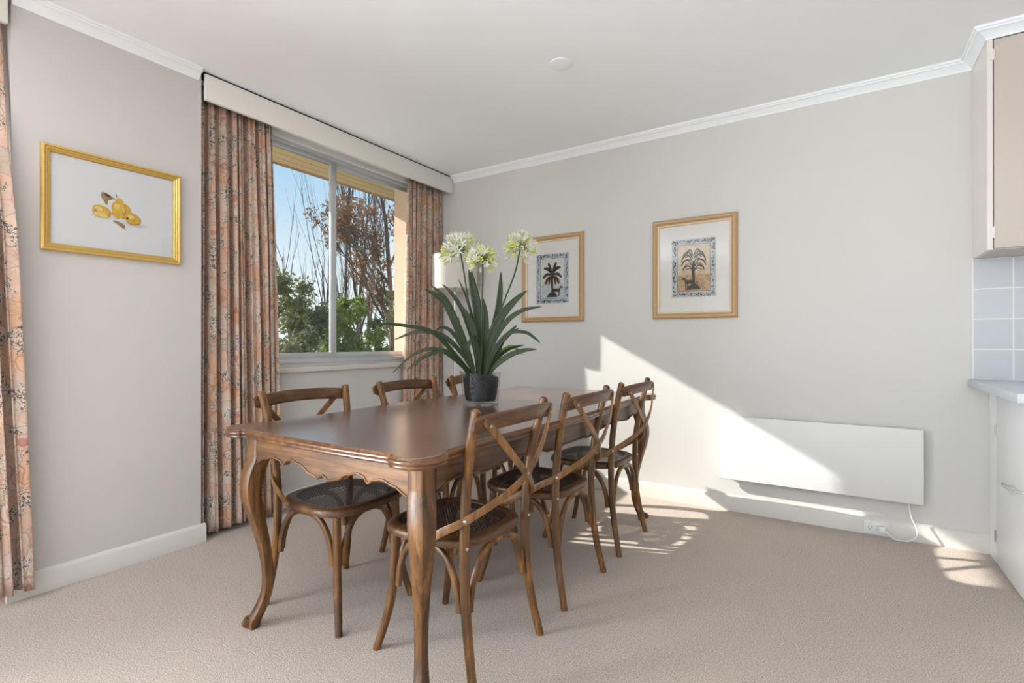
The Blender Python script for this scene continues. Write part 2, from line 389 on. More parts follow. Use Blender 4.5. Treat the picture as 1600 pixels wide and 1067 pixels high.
# ------------------------------------------------------------------ curtains
def curtain(name, label, y0, y1, zb, zt, folds, seed, cxf, y0f, y1f, amp=.036):
    rnd = random.Random(seed); NU, NV = folds * 18, 44
    ph = [rnd.uniform(-.9, .9) for _ in range(folds + 1)]; am = [rnd.uniform(.65, 1.15) for _ in range(folds + 1)]
    bm = bmesh.new(); uvl = bm.loops.layers.uv.new('UVMap')
    grid = []; arc = [0]
    cw = [rnd.uniform(.5, 1.7) for _ in range(folds)]; tot = sum(cw); edges = [0]
    for c_ in cw: edges.append(edges[-1] + c_/tot)
    def pt(u, v):
        i = max(k for k in range(folds) if edges[k] <= u + 1e-9); w = min(1, (u - edges[i])/(edges[i+1] - edges[i])); f = i + w
        a = am[i]*(1-w) + am[i+1]*w; p = ph[i]*(1-w) + ph[i+1]*w
        th = 2*PI*f + p*.6 + .5*math.sin(2.2*v + i*1.7)
        g = min(1, .45 + v*1.6)                                   # gathers are tighter under the heading
        q = (th/(2*PI)) % 1.0; x = amp * g * (a*(.55 - 1.75*math.exp(-((q - .5)/.17)**2)) + .22*math.sin(4*PI*q + i)) + .005 * math.sin(2.3*th + seed) * g + .006 * (1-v)**6 * math.sin(3.1*th)
        y = (y0 + y0f(v)) + ((y1 + y1f(v)) - (y0 + y0f(v))) * (u + .32/folds * a * math.sin(2*th + .5) * .42)
        x += .004 * math.sin(5*v + 7*u)
        return Vector((cxf(v) + x, y, zt + (zb - zt)*v + .006*math.sin(9*u + seed)*(v > .98)))
    for j in range(NV + 1):
        v = j / NV; grid.append([pt(i / NU, v) for i in range(NU + 1)])
    for i in range(NU): arc.append(arc[-1] + (grid[NV//2][i+1] - grid[NV//2][i]).length)
    V = [[bm.verts.new(p) for p in r] for r in grid]
    for j in range(NV):
        for i in range(NU):
            f = bm.faces.new((V[j][i], V[j+1][i], V[j+1][i+1], V[j][i+1]))
            for lp, (a, b) in zip(f.loops, ((i, j), (i, j+1), (i+1, j+1), (i+1, j))):
                lp[uvl].uv = (arc[a]*1.15 + seed*.37, (zt + (zb - zt) * b / NV))
    cy = (y0 + y1)/2
    bmesh.ops.translate(bm, verts=bm.verts[:], vec=(.05, -cy, -zb))
    o = build(name, bm, M_fabric, smooth=180)
    o.location = (-.05, cy, zb)
    md = o.modifiers.new('thickness', 'SOLIDIFY'); md.thickness = .0022
    return tag(o, label, 'curtain', 'floral curtains')
curtain('curtain', 'peach floral curtain gathered at the left side of the dining window', -2.118, -1.69, .032, 2.478, 8, 3,
        lambda v: -.072 + .030*v, lambda v: -.012*v, lambda v: .035*v, .042)
curtain('curtain', 'peach floral curtain gathered at the right of the window, behind the lamp', -.45, -.025, .032, 2.478, 7, 5,
        lambda v: -.100 + .012*v, lambda v: -.06*v, lambda v: 0, .027)
curtain('curtain', 'peach floral curtain cut off by the left edge of the picture', -3.95, -2.935, .055, 2.478, 13, 8,
        lambda v: -.07 + .135*min(1, v/.38), lambda v: 0, lambda v: .075*max(0, (v-.22)/.78))

# ------------------------------------------------------------------ pictures
def frame_bm(w, h, prof, mi=None):
    """mitred frame, prof = (inset, out); local x right, z up, -y out; centred"""
    bm = bmesh.new(); rings = []
    for a, d in prof:
        x, z = w/2 - a, h/2 - a; rings.append([(-x, -d, -z), (x, -d, -z), (x, -d, z), (-x, -d, z)])
    R = [[bm.verts.new(p) for p in r] for r in rings]
    for k, (A, B) in enumerate(zip(R, R[1:])):
        for j in range(4):
            f = bm.faces.new((A[j], A[(j+1) % 4], B[(j+1) % 4], B[j])); f.material_index = mi[k] if mi else 0
    return bm
def rect(bm, x0, x1, z0, z1, d, mi=0):
    f = bm.faces.new([bm.verts.new(p) for p in ((x0, -d, z0), (x1, -d, z0), (x1, -d, z1), (x0, -d, z1))]); f.material_index = mi
def poly(bm, pts, d, mi=0):
    f = bm.faces.new([bm.verts.new((p[0], -d, p[1])) for p in pts]); f.material_index = mi
def blade(bm, pts, w, d, mi):
    """flat brush stroke along pts, tapering"""
    P = catm([(p[0], 0, p[1]) for p in pts], 5); n = len(P); L, Rr = [], []
    for i, p in enumerate(P):
        t = (P[min(i+1, n-1)] - P[max(i-1, 0)]).normalized(); s = Vector((-t.z, 0, t.x)); k = w * math.sin(PI * (.12 + .88 * (1 - i/(n-1)))) ** .7 if w > 0 else -w
        L.append(bm.verts.new((p.x + s.x*k, -d, p.z + s.z*k))); Rr.append(bm.verts.new((p.x - s.x*k, -d, p.z - s.z*k)))
    for i in range(n - 1):
        f = bm.faces.new((L[i], L[i+1], Rr[i+1], Rr[i])); f.material_index = mi
def ink(name, c, c2, sc=60):
    m = mat(name, c, .8); g = G(m); g.l(g.mix(g.ramp(g.noise(g.coord(), sc, 4, .7), [(.38, (0, 0, 0)), (.62, (1, 1, 1))]), c, c2), g.b.inputs['Base Color']); return m
I_quince = ink('paint_quince', (.66, .36, .03), (.80, .54, .08), 40); I_qd = ink('paint_quince_dark', (.46, .22, .02), (.62, .34, .04), 60)
I_ql = ink('paint_quince_light', (.84, .66, .26), (.80, .58, .16), 50); I_leaf = ink('paint_dry_leaf', (.30, .17, .07), (.45, .28, .13), 90); I_dk = ink('paint_dark', (.06, .04, .03), (.14, .09, .05), 90)
I_sh = ink('paint_wash', (.62, .56, .58), (.74, .72, .74), 30)
I_border = ink('print_border', (.46, .50, .53), (.60, .62, .62), 70); I_sep = ink('print_sepia', (.60, .47, .31), (.74, .62, .45), 45); I_ground = ink('print_ground', (.42, .25, .12), (.62, .42, .25), 50)
I_blue = ink('print_blue', (.40, .47, .55), (.58, .64, .69), 45); I_bk = ink('print_ink', (.022, .018, .014), (.085, .06, .038), 120); I_grey = ink('print_grey', (.62, .61, .57), (.72, .70, .65), 40)
I_och = ink('print_ochre', (.55, .38, .22), (.68, .55, .40), 60)

# quinces on the left wall: local x -> world +y
def quince_picture():
    w, h = .561, .470
    t = thing('framed_picture', 'gilt framed picture of yellow quinces on the left wall', 'picture', (0, -2.537, 1.744), PI/2)
    build('frame', frame_bm(w, h, [(0, .001), (0, .020), (.003, .024), (.010, .025), (.014, .021), (.020, .021), (.023, .017), (.029, .016), (.033, .012), (.034, .006)], [0, 1, 1, 0, 0, 1, 0, 1, 0]), [M_gold, M_gold2], t, smooth=None)
    bm = bmesh.new(); rect(bm, -w/2 + .03, w/2 - .03, -h/2 + .03, h/2 - .03, .006); build('mount', bm, M_paper, t, smooth=None)
    bm = bmesh.new()
    rect(bm, -.172, .172, -.135, .12, .0064, 0)
    def blob(cx, cz, rx, rz, mi, d, rot=0, lobes=0, n=28):
        pts = []
        for i in range(n):
            a = 2*PI*i/n; k = 1 + lobes*math.sin(3*a + 1)
            x, z = rx*k*math.cos(a), rz*k*math.sin(a); pts.append((cx + x*math.cos(rot) - z*math.sin(rot), cz + x*math.sin(rot) + z*math.cos(rot)))
        poly(bm, pts, d, mi)
    blob(-.045, -.045, .055, .012, 6, .0066); blob(.075, -.062, .055, .012, 6, .0066)
    # left, rear pear-shaped and right fruit: dark rim, body, light side
    def fruit(cx, cz, rx, rz, rot, d):
        blob(cx + .0015, cz - .002, rx, rz, 2, d, rot, .03); blob(cx - .001, cz + .002, rx*.92, rz*.9, 1, d + .0002, rot, .03); blob(cx - rx*.25, cz + rz*.3, rx*.42, rz*.36, 3, d + .0004, rot)
    fruit(.028, .000, .030, .040, .25, .0068); blob(.010, .036, .016, .022, 1, .0071, -.2); fruit(.008, .004, .031, .036, 0, .0073)
    blob(.004, -.020, .024, .024, 1, .0077, .2)
    fruit(-.062, -.022, .038, .030, -.15, .0079); blob(-.063, -.040, .028, .011, 3, .0084, -.12); blob(-.084, -.022, .006, .005, 4, .0086)
    fruit(.066, -.034, .034, .029, -.35, .0079); blob(.044, -.036, .006, .005, 5, .0086); blob(.098, -.036, .004, .006, 4, .0086)
    blade(bm, [(.000, .056), (-.001, .064), (-.004, .076)], .002, .0080, 5)
    blob(-.042, .052, .024, .017, 4, .0080, -.3, .12); blob(-.046, .036, .010, .022, 4, .0081, .4, .15); blob(-.036, .058, .014, .006, 5, .0082, -.35)
    blade(bm, [(-.02, .052), (-.006, .046)], .003, .0081, 4)
    blade(bm, [(-.018, -.058), (.006, -.066), (.026, -.078), (.034, -.082)], .009, .0080, 4); blade(bm, [(.026, -.085), (.040, -.095)], .001, .0081, 5)
    build('print', bm, [M_paper, I_quince, I_qd, I_ql, I_leaf, I_dk, I_sh], t, smooth=None)
    build('glass', BX(-w/2 + .03, w/2 - .03, -.0115, -.0105, -h/2 + .03, h/2 - .03), M_pglass, t, smooth=None)
quince_picture()

def palm_picture(x, z, label, blue, seed):
    rnd = random.Random(seed); w, h = .553, .686
    t = thing('framed_picture', label, 'picture', (x, 0, z), 0, 'framed palm tree prints')
    build('frame', frame_bm(w, h, [(0, .001), (0, .016), (.004, .022), (.012, .027), (.022, .027), (.028, .022), (.032, .018), (.037, .018), (.041, .015), (.047, .011), (.048, .005)], [0, 0, 0, 0, 0, 0, 0, 1, 1, 0]), [M_oak, M_oak2], t, smooth=None)
    bm = bmesh.new(); rect(bm, -w/2 + .04, w/2 - .04, -h/2 + .04, h/2 - .04, .0045)
    for a, b in ((.152, .205),):
        for (x0, x1, z0, z1) in ((-a, a, b, b + .0012), (-a, a, -b - .0012, -b), (-a, -a + .0012, -b, b), (a - .0012, a, -b, b)): rect(bm, x0, x1, z0, z1, .0047, 1)
    build('mount', bm, [M_mat, M_oak2], t, smooth=None)
    bm = bmesh.new()
    bd, inn, gr = (5, 6, 7) if blue else (0, 1, 2)
    rect(bm, -.145, .145, -.198, .198, .0052, bd)
    rect(bm, -.107, .107, -.160, .160, .0055, inn)
    rect(bm, -.107, .107, -.160, -.045, .0057, gr)
    # leafy dashes round the border
    for i in range(300):
        s = rnd.random()*4; k = int(s); q = (s - k)*2 - 1
        if k == 0: p = (q*.137, .180)
        elif k == 1: p = (q*.137, -.180)
        elif k == 2: p = (-.127, q*.19)
        else: p = (.127, q*.19)
        p = (p[0] + rnd.uniform(-.009, .009), p[1] + rnd.uniform(-.009, .009)); a = rnd.uniform(.2, 1.4) if k < 2 else rnd.uniform(.7, 2.2); L = rnd.uniform(.005, .011)
        c, s_ = math.cos(a), math.sin(a)
        poly(bm, [(p[0] - c*L, p[1] - s_*L), (p[0] + s_*L*.3, p[1] - c*L*.3), (p[0] + c*L, p[1] + s_*L), (p[0] - s_*L*.3, p[1] + c*L*.3)], .0058, 3)
    for (x0, x1, z0, z1) in ((-.108, .108, .158, .160), (-.108, .108, -.160, -.158), (-.108, -.106, -.16, .16), (.106, .108, -.16, .16)): rect(bm, x0, x1, z0, z1, .0059, 3)
    # distant hills, trunk and fronds
    for hx in (-.05, .05): poly(bm, [(hx + .028*math.cos(a*PI/8), -.045 + .045*math.sin(a*PI/8)) for a in range(9)], .0060, 4)
    blade(bm, [(.004, -.13), (.0, -.07), (-.002, 0), (.004, .045)], .011, .0061, 3)
    for s in (-1, 1):
        if blue:
            for pts, wd in (([(0, .03), (s*.035, .075), (s*.075, .085)], .013), ([(0, .035), (s*.02, .09), (s*.035, .125)], .012), ([(0, .025), (s*.045, .035), (s*.085, .005)], .012), ([(0, .02), (s*.04, .0), (s*.06, -.045)], .011), ([(0, .02), (s*.022, -.005), (s*.03, -.05)], .009)): blade(bm, pts, wd, .0062, 3)
        else:
            for z0, L, up in ((-.02, .07, .035), (.005, .08, .05), (.035, .08, .055), (.06, .07, .05), (.075, .045, .05)):
                blade(bm, [(0, z0), (s*L*.45, z0 + up), (s*L*.85, z0 + up*.75), (s*L, z0 + up*.15)], .0055, .0062, 3); blade(bm, [(0, z0), (s*L*.4, z0 + up*.5), (s*L*.8, z0 + up*.2)], .003, .0063, 3)
    # standing four-legged animal beside the trunk
    ax = .038 if blue else -.022; sg = 1 if blue else -1; az = -.095
    poly(bm, [(ax - .032, az - .012), (ax + .030, az - .012), (ax + .034, az + .004), (ax + .026, az + .014), (ax - .028, az + .014), (ax - .036, az + .004)], .0064, 3)
    blade(bm, [(ax + sg*.026, az + .006), (ax + sg*.036, az + .022), (ax + sg*.046, az + (.022 if blue else .034))], .008, .0065, 3)
    poly(bm, [(ax + sg*.036, az + .020), (ax + sg*.056, az + .014), (ax + sg*.058, az + .022), (ax + sg*.042, az + .034)], .0065, 3)
    for lx in (-.029, -.018, .017, .027): blade(bm, [(ax + lx, az - .008), (ax + lx + .001, az - .030), (ax + lx, az - .047)], -.0032, .0064, 3)
    blade(bm, [(ax - sg*.034, az + .006), (ax - sg*.046, az - .004), (ax - sg*.050, az - .02)], .003, .0064, 3)
    poly(bm, [(-.05, -.148), (.05, -.148), (.030, -.118), (.012, -.105), (-.010, -.108), (-.034, -.122)], .00615, 3)
    build('print', bm, [I_border, I_sep, I_ground, I_bk, I_och, I_blue, I_grey, I_border], t, smooth=None)
    build('glass', BX(-w/2 + .045, w/2 - .045, -.0105, -.0095, -h/2 + .045, h/2 - .045), M_pglass, t, smooth=None)
palm_picture(2.123, 1.604, 'oak framed sepia palm print hanging above the sunlit wall, right of its twin', False, 2)
palm_picture(1.038, 1.605, 'oak framed bluish palm print on the back wall beside the lamp', True, 4)

# ------------------------------------------------------------------ dining table (long side along y)
TC = Vector((1.49, -1.475, 0))
tbl = thing('dining_table', 'long brown wooden dining table with shaped edge and cabriole legs', 'table', TC)
def outline():
    q = [(0, -1.068), (.12, -1.068), (.24, -1.065), (.33, -1.060), (.366, -1.060), (.382, -1.064), (.384, -1.074), (.41, -1.083), (.445, -1.086), (.478, -1.078), (.503, -1.055), (.516, -1.02), (.517, -.985), (.510, -.955), (.501, -.946), (.492, -.938), (.485, -.905), (.480, -.82), (.480, -.70), (.486, -.55), (.497, -.38), (.508, -.2), (.512, 0)]
    P = [Vector((p.x, p.y)) for p in catm([(a, b, 0) for a, b in q], 3)]
    right = P + [Vector((p.x, -p.y)) for p in reversed(P[:-1])]
    left = [Vector((-p.x, p.y)) for p in reversed(right[1:-1])]
    return right + left
OL = outline()
def offs(P, d):
    n = len(P); out = []
    for i, p in enumerate(P):
        t = (P[(i+1) % n] - P[i-1]).normalized(); nn = Vector((t.y, -t.x)); out.append(p - nn * d)
    return out
bm = bmesh.new(); rings = []
for d, z in ((.0235, .7795), (.0195, .7795), (.0165, .7785), (.013, .7745), (.0105, .7725), (.006, .7715), (.001, .768), (0, .764), (.003, .7605), (.008, .759), (.009, .757), (.006, .7545), (.0055, .751), (.008, .7475), (.014, .7455)):
    rings.append([(p.x, p.y, z) for p in offs(OL, d*.6)])
R = [[bm.verts.new(p) for p in r] for r in rings]; M_ = len(R[0])
for k, (A, B) in enumerate(zip(R, R[1:])):
    for j in range(M_): bm.faces.new((A[j], A[(j+1) % M_], B[(j+1) % M_], B[j])).material_index = 0 if k < 2 else 1
for ring, mi_ in ((R[0], 0), (R[-1], 1)):                            # flat caps
    cap = [bm.verts.new(v.co) for v in ring]
    for tri in tessellate_polygon([[v.co for v in ring]]): bm.faces.new([cap[q_] for q_ in tri]).material_index = mi_
build('tabletop', bm, [M_top, M_edge], tbl, smooth=40)

def apron(prof, half, axis, off, sgn):
    """prof: (|t|, z) lower edge"""
    full = [(-a, z) for a, z in reversed(prof) if a > 0] + list(prof)
    low = []
    for (a, z), (b, w) in zip(full, full[1:]):
        for k in range(6):
            t = k/6; s = t*t*(3 - 2*t); low.append((a + (b-a)*t, z + (w-z)*s))
    low.append(full[-1])
    th = .020; bm = bmesh.new()
    def P(t, z, o): return (t, off + sgn*o, z) if axis == 'x' else (off + sgn*o, t, z)
    A = [bm.verts.new(P(t, z, 0)) for t, z in low]; B = [bm.verts.new(P(t, .747, 0)) for t, z in low]
    C_ = [bm.verts.new(P(t, z, -th)) for t, z in low]; D = [bm.verts.new(P(t, .747, -th)) for t, z in low]
    for i in range(len(low) - 1):
        for q in ((A[i], A[i+1], B[i+1], B[i]), (C_[i], C_[i+1], D[i+1], D[i]), (A[i], A[i+1], C_[i+1], C_[i]), (B[i], B[i+1], D[i+1], D[i])): bm.faces.new(q)
    for i in (0, -1): bm.faces.new((A[i], B[i], D[i], C_[i]))
    sweep(bm, [P(t, z + .0035, .0005) for t, z in low], circ(.0042, 8), up=(0, 1, 0) if axis == 'x' else (1, 0, 0))
    build('apron', bm, M_wood_x if axis == 'x' else M_wood_y, tbl, smooth=40)
short = [(0, .648), (.012, .642), (.026, .634), (.068, .643), (.125, .668), (.175, .678), (.20, .672), (.222, .655), (.245, .668), (.285, .674), (.335, .662), (.392, .640)]
long_ = [(0, .648), (.09, .648), (.15, .641), (.235, .644), (.30, .656), (.42, .665), (.52, .669), (.66, .657), (.70, .655), (.76, .668), (.82, .674), (.88, .667), (.935, .645)]
apron(short, .39, 'x', -1.0, -1); apron(short, .39, 'x', 1.0, 1); apron(long_, .93, 'y', -.446, -1); apron(long_, .93, 'y', .446, 1)
def table_leg(sx, sy):
    bx0, by0 = sx*.421, sy*.972
    prof = [(.7475, 0, .064), (.68, 0, .064), (.655, .001, .065), (.62, .010, .067), (.57, .019, .066), (.52, .021, .062), (.46, .014, .055), (.39, .001, .046), (.31, -.012, .039), (.23, -.020, .034), (.16, -.021, .033), (.11, -.013, .035), (.07, -.001, .039), (.04, .010, .042), (.018, .015, .041), (0, .014, .034)]
    P = catm([(a, b, c) for a, b, c in prof], 4); rings = []
    for z, d, s in P:
        cx, cy = bx0 + sx*d, by0 + sy*d
        rings.append([(cx + a, cy + b, z) for a, b in rrect(s, s, s*.16, 2)])
    bm = bmesh.new(); loft(bm, rings)
    # scroll toe: a small roll across the foot, facing out
    d = Vector((sx, sy, 0)).normalized(); c = Vector((bx0 + sx*.030, by0 + sy*.030, .026)); ax = Vector((-d.y, d.x, 0))
    sweep(bm, [c - ax*.017, c - ax*.0155, c + ax*.0155, c + ax*.017], circ(.017, 14), up=(0, 0, 1), sc=[.8, 1, 1, .8])
    build('leg', bm, M_wood_z, tbl, smooth=40)
for sx, sy in ((-1, -1), (1, -1), (1, 1), (-1, 1)): table_leg(sx, sy)

# ------------------------------------------------------------------ cross-back chairs (front towards local +x)
def seat_pt(a, inset):
    """rounded-square seat outline"""
    c, s = math.cos(a), math.sin(a); n = 3.6
    rx, ry = .205 - inset, (.205 + .012*c) - inset
    k = (abs(c)**n + abs(s)**n) ** (-1/n)
    return Vector((.015 + rx*k*c, ry*k*s))
def make_chair(label):
    t = thing('crossback_chair', label, 'chair', (0, 0, 0), 0, 'cross-back dining chairs')
    N = 72; bm = bmesh.new(); rings = []
    for ins, z in ((.001, .432), (0, .440), (0, .450), (.004, .457), (.012, .461), (.032, .462), (.038, .459), (.040, .452), (.040, .434), (.010, .427)):
        rings.append([(*seat_pt(2*PI*i/N, ins), z) for i in range(N)])
    loft(bm, rings, closed_v=True); build('seat_frame', bm, M_wood_y, t, smooth=40)
    # woven cane: four strand directions, clipped to the frame
    bm = bmesh.new()
    def strands(ang, pitch, w, zoff):
        d = Vector((math.cos(ang), math.sin(ang))); nrm = Vector((-d.y, d.x)); k = -.30
        while k < .30:
            o = Vector((.015, 0)) + nrm*k; ts = []
            m = 80; 
            for i in range(m + 1):
                s = -.3 + .6*i/m; p = o + d*s; q = p - Vector((.015, 0))
                ry = .205 - .034; rx = .205 - .034
                if (abs(q.x)/rx)**3.6 + (abs(q.y)/ry)**3.6 < 1: ts.append(s)
            if ts and ts[-1] - ts[0] > .01:
                L = 6; pts = []
                for i in range(L + 1):
                    s = ts[0] + (ts[-1] - ts[0])*i/L; p = o + d*s; r2 = (p.x - .015)**2 + p.y**2
                    pts.append((p.x, p.y, .4565 - .004*max(0, 1 - r2/.03) + zoff))
                sweep(bm, pts, [(-w/2, -.0005), (w/2, -.0005), (w/2, .0005), (-w/2, .0005)])
            k += pitch
    strands(0, .0145, .0036, 0); strands(PI/2, .0145, .0036, .0006); strands(PI/4, .010253, .0017, .0012); strands(-PI/4, .010253, .0017, .0016)
    build('cane_panel', bm, M_cane, t, smooth=None)
    for s in (-1, 1):
        bm = bmesh.new()
        pts = catm([(-.226, s*.207, 0), (-.200, s*.195, .12), (-.180, s*.187, .25), (-.172, s*.184, .40), (-.176, s*.186, .55), (-.196, s*.196, .70), (-.222, s*.207, .82), (-.240, s*.213, .888)], 5)
        n = len(pts); sweep(bm, pts + [pts[-1] + Vector((-.002, 0, .005))], rrect(.029, .029, .010, 3), up=(1, 0, 0), sc=[.86 + .14*min(1, i/8) for i in range(n)] + [.55])
        build('rear_leg', bm, M_wood_z, t, smooth=45)
        bm = bmesh.new()
        pts = catm([(.223, s*.190, 0), (.196, s*.172, .10), (.176, s*.160, .20), (.168, s*.155, .32), (.166, s*.154, .432)], 6)
        sweep(bm, pts, rrect(.029, .029, .011, 3), up=(1, 0, 0), sc=[.86 + .14*min(1, i/10) for i in range(len(pts))])
        build('front_leg', bm, M_wood_z, t, smooth=45)
    # bentwood hoops between neighbouring legs
    FL, FR, RL, RR = Vector((.170, .156, 0)), Vector((.170, -.156, 0)), Vector((-.176, .186, 0)), Vector((-.176, -.186, 0))
    for A, B in ((FL, FR), (RL, RR), (FL, RL), (FR, RR)):
        d = (B - A).normalized(); L = (B - A).length; A2, B2 = A + d*.024, B - d*.024
        pts = catm([A2.lerp(B2, q) + Vector((0, 0, z)) for q, z in ((0, .235), (.02, .285), (.085, .345), (.20, .394), (.35, .417), (.5, .421), (.65, .417), (.80, .394), (.915, .345), (.98, .285), (1, .235))], 4)
        bm = bmesh.new(); sweep(bm, pts, rrect(.022, .019, .006, 2), up=d.cross(Vector((0, 0, 1)))); build('support_hoop', bm, M_wood_z, t, smooth=45)
    # top rail
    pts = catm([(-.250, -.242, .846), (-.262, -.19, .851), (-.280, -.10, .857), (-.287, 0, .859), (-.280, .10, .857), (-.262, .19, .851), (-.250, .242, .846)], 6)
    n = len(pts); sc = [(min(1, .55 + .45*math.sin(min(1, min(i, n-1-i)/3)*PI/2)),)*2 for i in range(n)]
    bm = bmesh.new(); sweep(bm, pts, rrect(.021, .054, .0095, 4), up=(-.22, 0, 1), sc=sc); build('top_rail', bm, M_wood_y, t, smooth=50)
    # crossing back braces, running forward to the sides of the seat
    for s, ex in ((1, 0), (-1, -.007)):
        P = [(-.2705 + ex*.2, s*.212, .862), (-.280 + ex*.5, s*.17, .822), (-.291 + ex, s*.085, .735), (-.288 + ex, 0, .662), (-.258 + ex, -s*.09, .605), (-.212, -s*.178, .556), (-.168, -s*.208, .527), (-.11, -s*.219, .495), (-.045, -s*.2205, .452)]
        Nn = [(-1, .25*s, 0), (-1, .2*s, 0), (-1, .1*s, 0), (-1, -.1*s, 0), (-1, -.35*s, 0), (-.7, -s*.7, 0), (-.35, -s, 0), (-.1, -s, 0), (0, -s, 0)]
        pts = catm(P, 5); ns = [tuple(v) for v in catm(Nn, 5)]; n = len(pts)
        bm = bmesh.new(); sweep(bm, pts, rrect(.0265, .0058, .002, 2), up=ns, sc=[(.6 if i in (0, n-1) else .88 if i in (1, n-2) else 1, 1) for i in range(n)])
        build('back_brace', bm, M_brace, t, smooth=40)
    def screw(p, nrm):
        bm = bmesh.new(); nrm = Vector(nrm).normalized(); p = Vector(p)
        sweep(bm, [p - nrm*.004, p + nrm*.001, p + nrm*.0022], circ(.0052, 12), up=(.1, .2, 1), sc=[1, 1, .6]); build('screw', bm, M_screw, t, smooth=40)
    for s in (-1, 1):
        screw((-.2815, s*.192, .842), (-1, .2*s, 0)); screw((-.189, s*.203, .537), (-.4, s, 0)); screw((-.188, s*.190, .447), (-1, s*.4, 0)); screw((-.056, s*.2245, .459), (0, s, 0))
    screw((-.299, 0, .6605), (-1, 0, 0))
    return t
chair = make_chair('')
SPOTS = [(1.160, -2.135, 0, 'wooden cross-back chair on the window side, nearest the floral left curtain'),
         (1.160, -1.490, 0, 'wooden cross-back chair in the middle of the window side of the table'),
         (1.160, -.905, 0, 'wooden cross-back chair on the window side, half hidden behind the potted plant'),
         (1.780, -2.110, PI, 'wooden cross-back chair in the foreground beside the front right table leg'),
         (1.780, -1.495, PI, 'wooden cross-back chair in the middle of the three on the right of table'),
         (1.780, -.875, PI, 'wooden cross-back chair at the far right, standing in the sun patch')]
for i, (x, y, rz, lb) in enumerate(SPOTS):
    o = chair if i == 0 else copy_tree(chair)
    o.location = (x, y, 0); o.rotation_euler = (0, 0, rz); o['label'] = lb

# ------------------------------------------------------------------ potted agapanthus on the table
VX, VY, VZ = 1.405, -1.462, .7797
pl = thing('potted_agapanthus', 'white flowering agapanthus in a clear glass pot of dark soil on the table', 'plant', (VX, VY, VZ), math.radians(32.78))
bm = bmesh.new(); lathe(bm, [(0, 0), (.086, 0), (.0895, .003), (.094, .05), (.105, .158), (.1055, .164), (.103, .1655), (.1015, .162), (.0905, .05), (.087, .024), (.082, .0195), (0, .0185)], 56); build('glass_pot', bm, M_vase, pl, smooth=45)
m = mat('potting_soil', (.012, .011, .010), .8); g = G(m); v_ = g.coord(); g.l(g.ramp(g.noise(v_, 75, 4, .7), [(.42, (.004, .0035, .003)), (.66, (.010, .009, .008)), (.82, (.08, .07, .065))]), g.b.inputs['Base Color']); g.bump(g.noise(v_, 110, 3), .8, .01); M_soil = m
bm = bmesh.new(); lathe(bm, [(0, .022), (.072, .022), (.078, .027), (.083, .05), (.0925, .130), (.090, .140), (.07, .148), (.03, .153), (0, .154)], 48); build('soil', bm, M_soil, pl, smooth=60)

def leaf_mat(name, c0, c1):
    m = mat(name, c0, .42); g = G(m); g.l(g.mix(g.noise(g.coord('Object', (30, 30, 6)), 2, 3), c0, c1), g.b.inputs['Base Color'])
    tl = g.n('ShaderNodeBsdfTranslucent'); tl.inputs[0].default_value = (c1[0]*1.6, c1[1]*1.8, c1[2]*.8, 1); mx = g.n('ShaderNodeMixShader'); mx.inputs[0].default_value = .22
    out = g.t.nodes['Material Output']; g.l(g.b.outputs[0], mx.inputs[1]); g.l(tl.outputs[0], mx.inputs[2]); g.l(mx.outputs[0], out.inputs[0]); return m
M_leaf = leaf_mat('strap_leaf', (.014, .026, .008), (.046, .074, .022)); M_leaf_y = leaf_mat('young_leaf', (.22, .36, .03), (.35, .50, .06)); M_stem = leaf_mat('flower_stalk', (.035, .07, .03), (.06, .10, .04))
K = .003286; Z0 = .1642                                            # leaf sketch units; pot rim height
def lp(u, v, w): return Vector((u*K*(1), -w, Z0 + v*K))              # u right, v up from the rim, w towards the viewer side (metres)
def leaf(pts, wid, m=M_leaf, name='leaf', fold=.22):
    P = catm([lp(*p) for p in pts], 7); n = len(P); bm = bmesh.new(); rows = []
    for i, p in enumerate(P):
        t = (P[min(i+1, n-1)] - P[max(i-1, 0)]).normalized(); f = i/(n-1)
        out = Vector((0, -1, .25)); s = t.cross(out)
        if s.length < 1e-3: s = Vector((1, 0, 0))
        s.normalize(); nn = s.cross(t)
        w = wid * (.35 + .65*min(1, f/.35)) * (max(0.0, 1 - f**3.2)**.75) + .0006
        rows.append([bm.verts.new(p + s*w*a + nn*(abs(a)*w*fold)) for a in (-1, -.5, 0, .5, 1)])
    for A, B in zip(rows, rows[1:]):
        for j in range(4): bm.faces.new((A[j], A[j+1], B[j+1], B[j]))
    o = build(name, bm, m, pl, smooth=60)
    md = o.modifiers.new('thickness', 'SOLIDIFY'); md.thickness = .0012
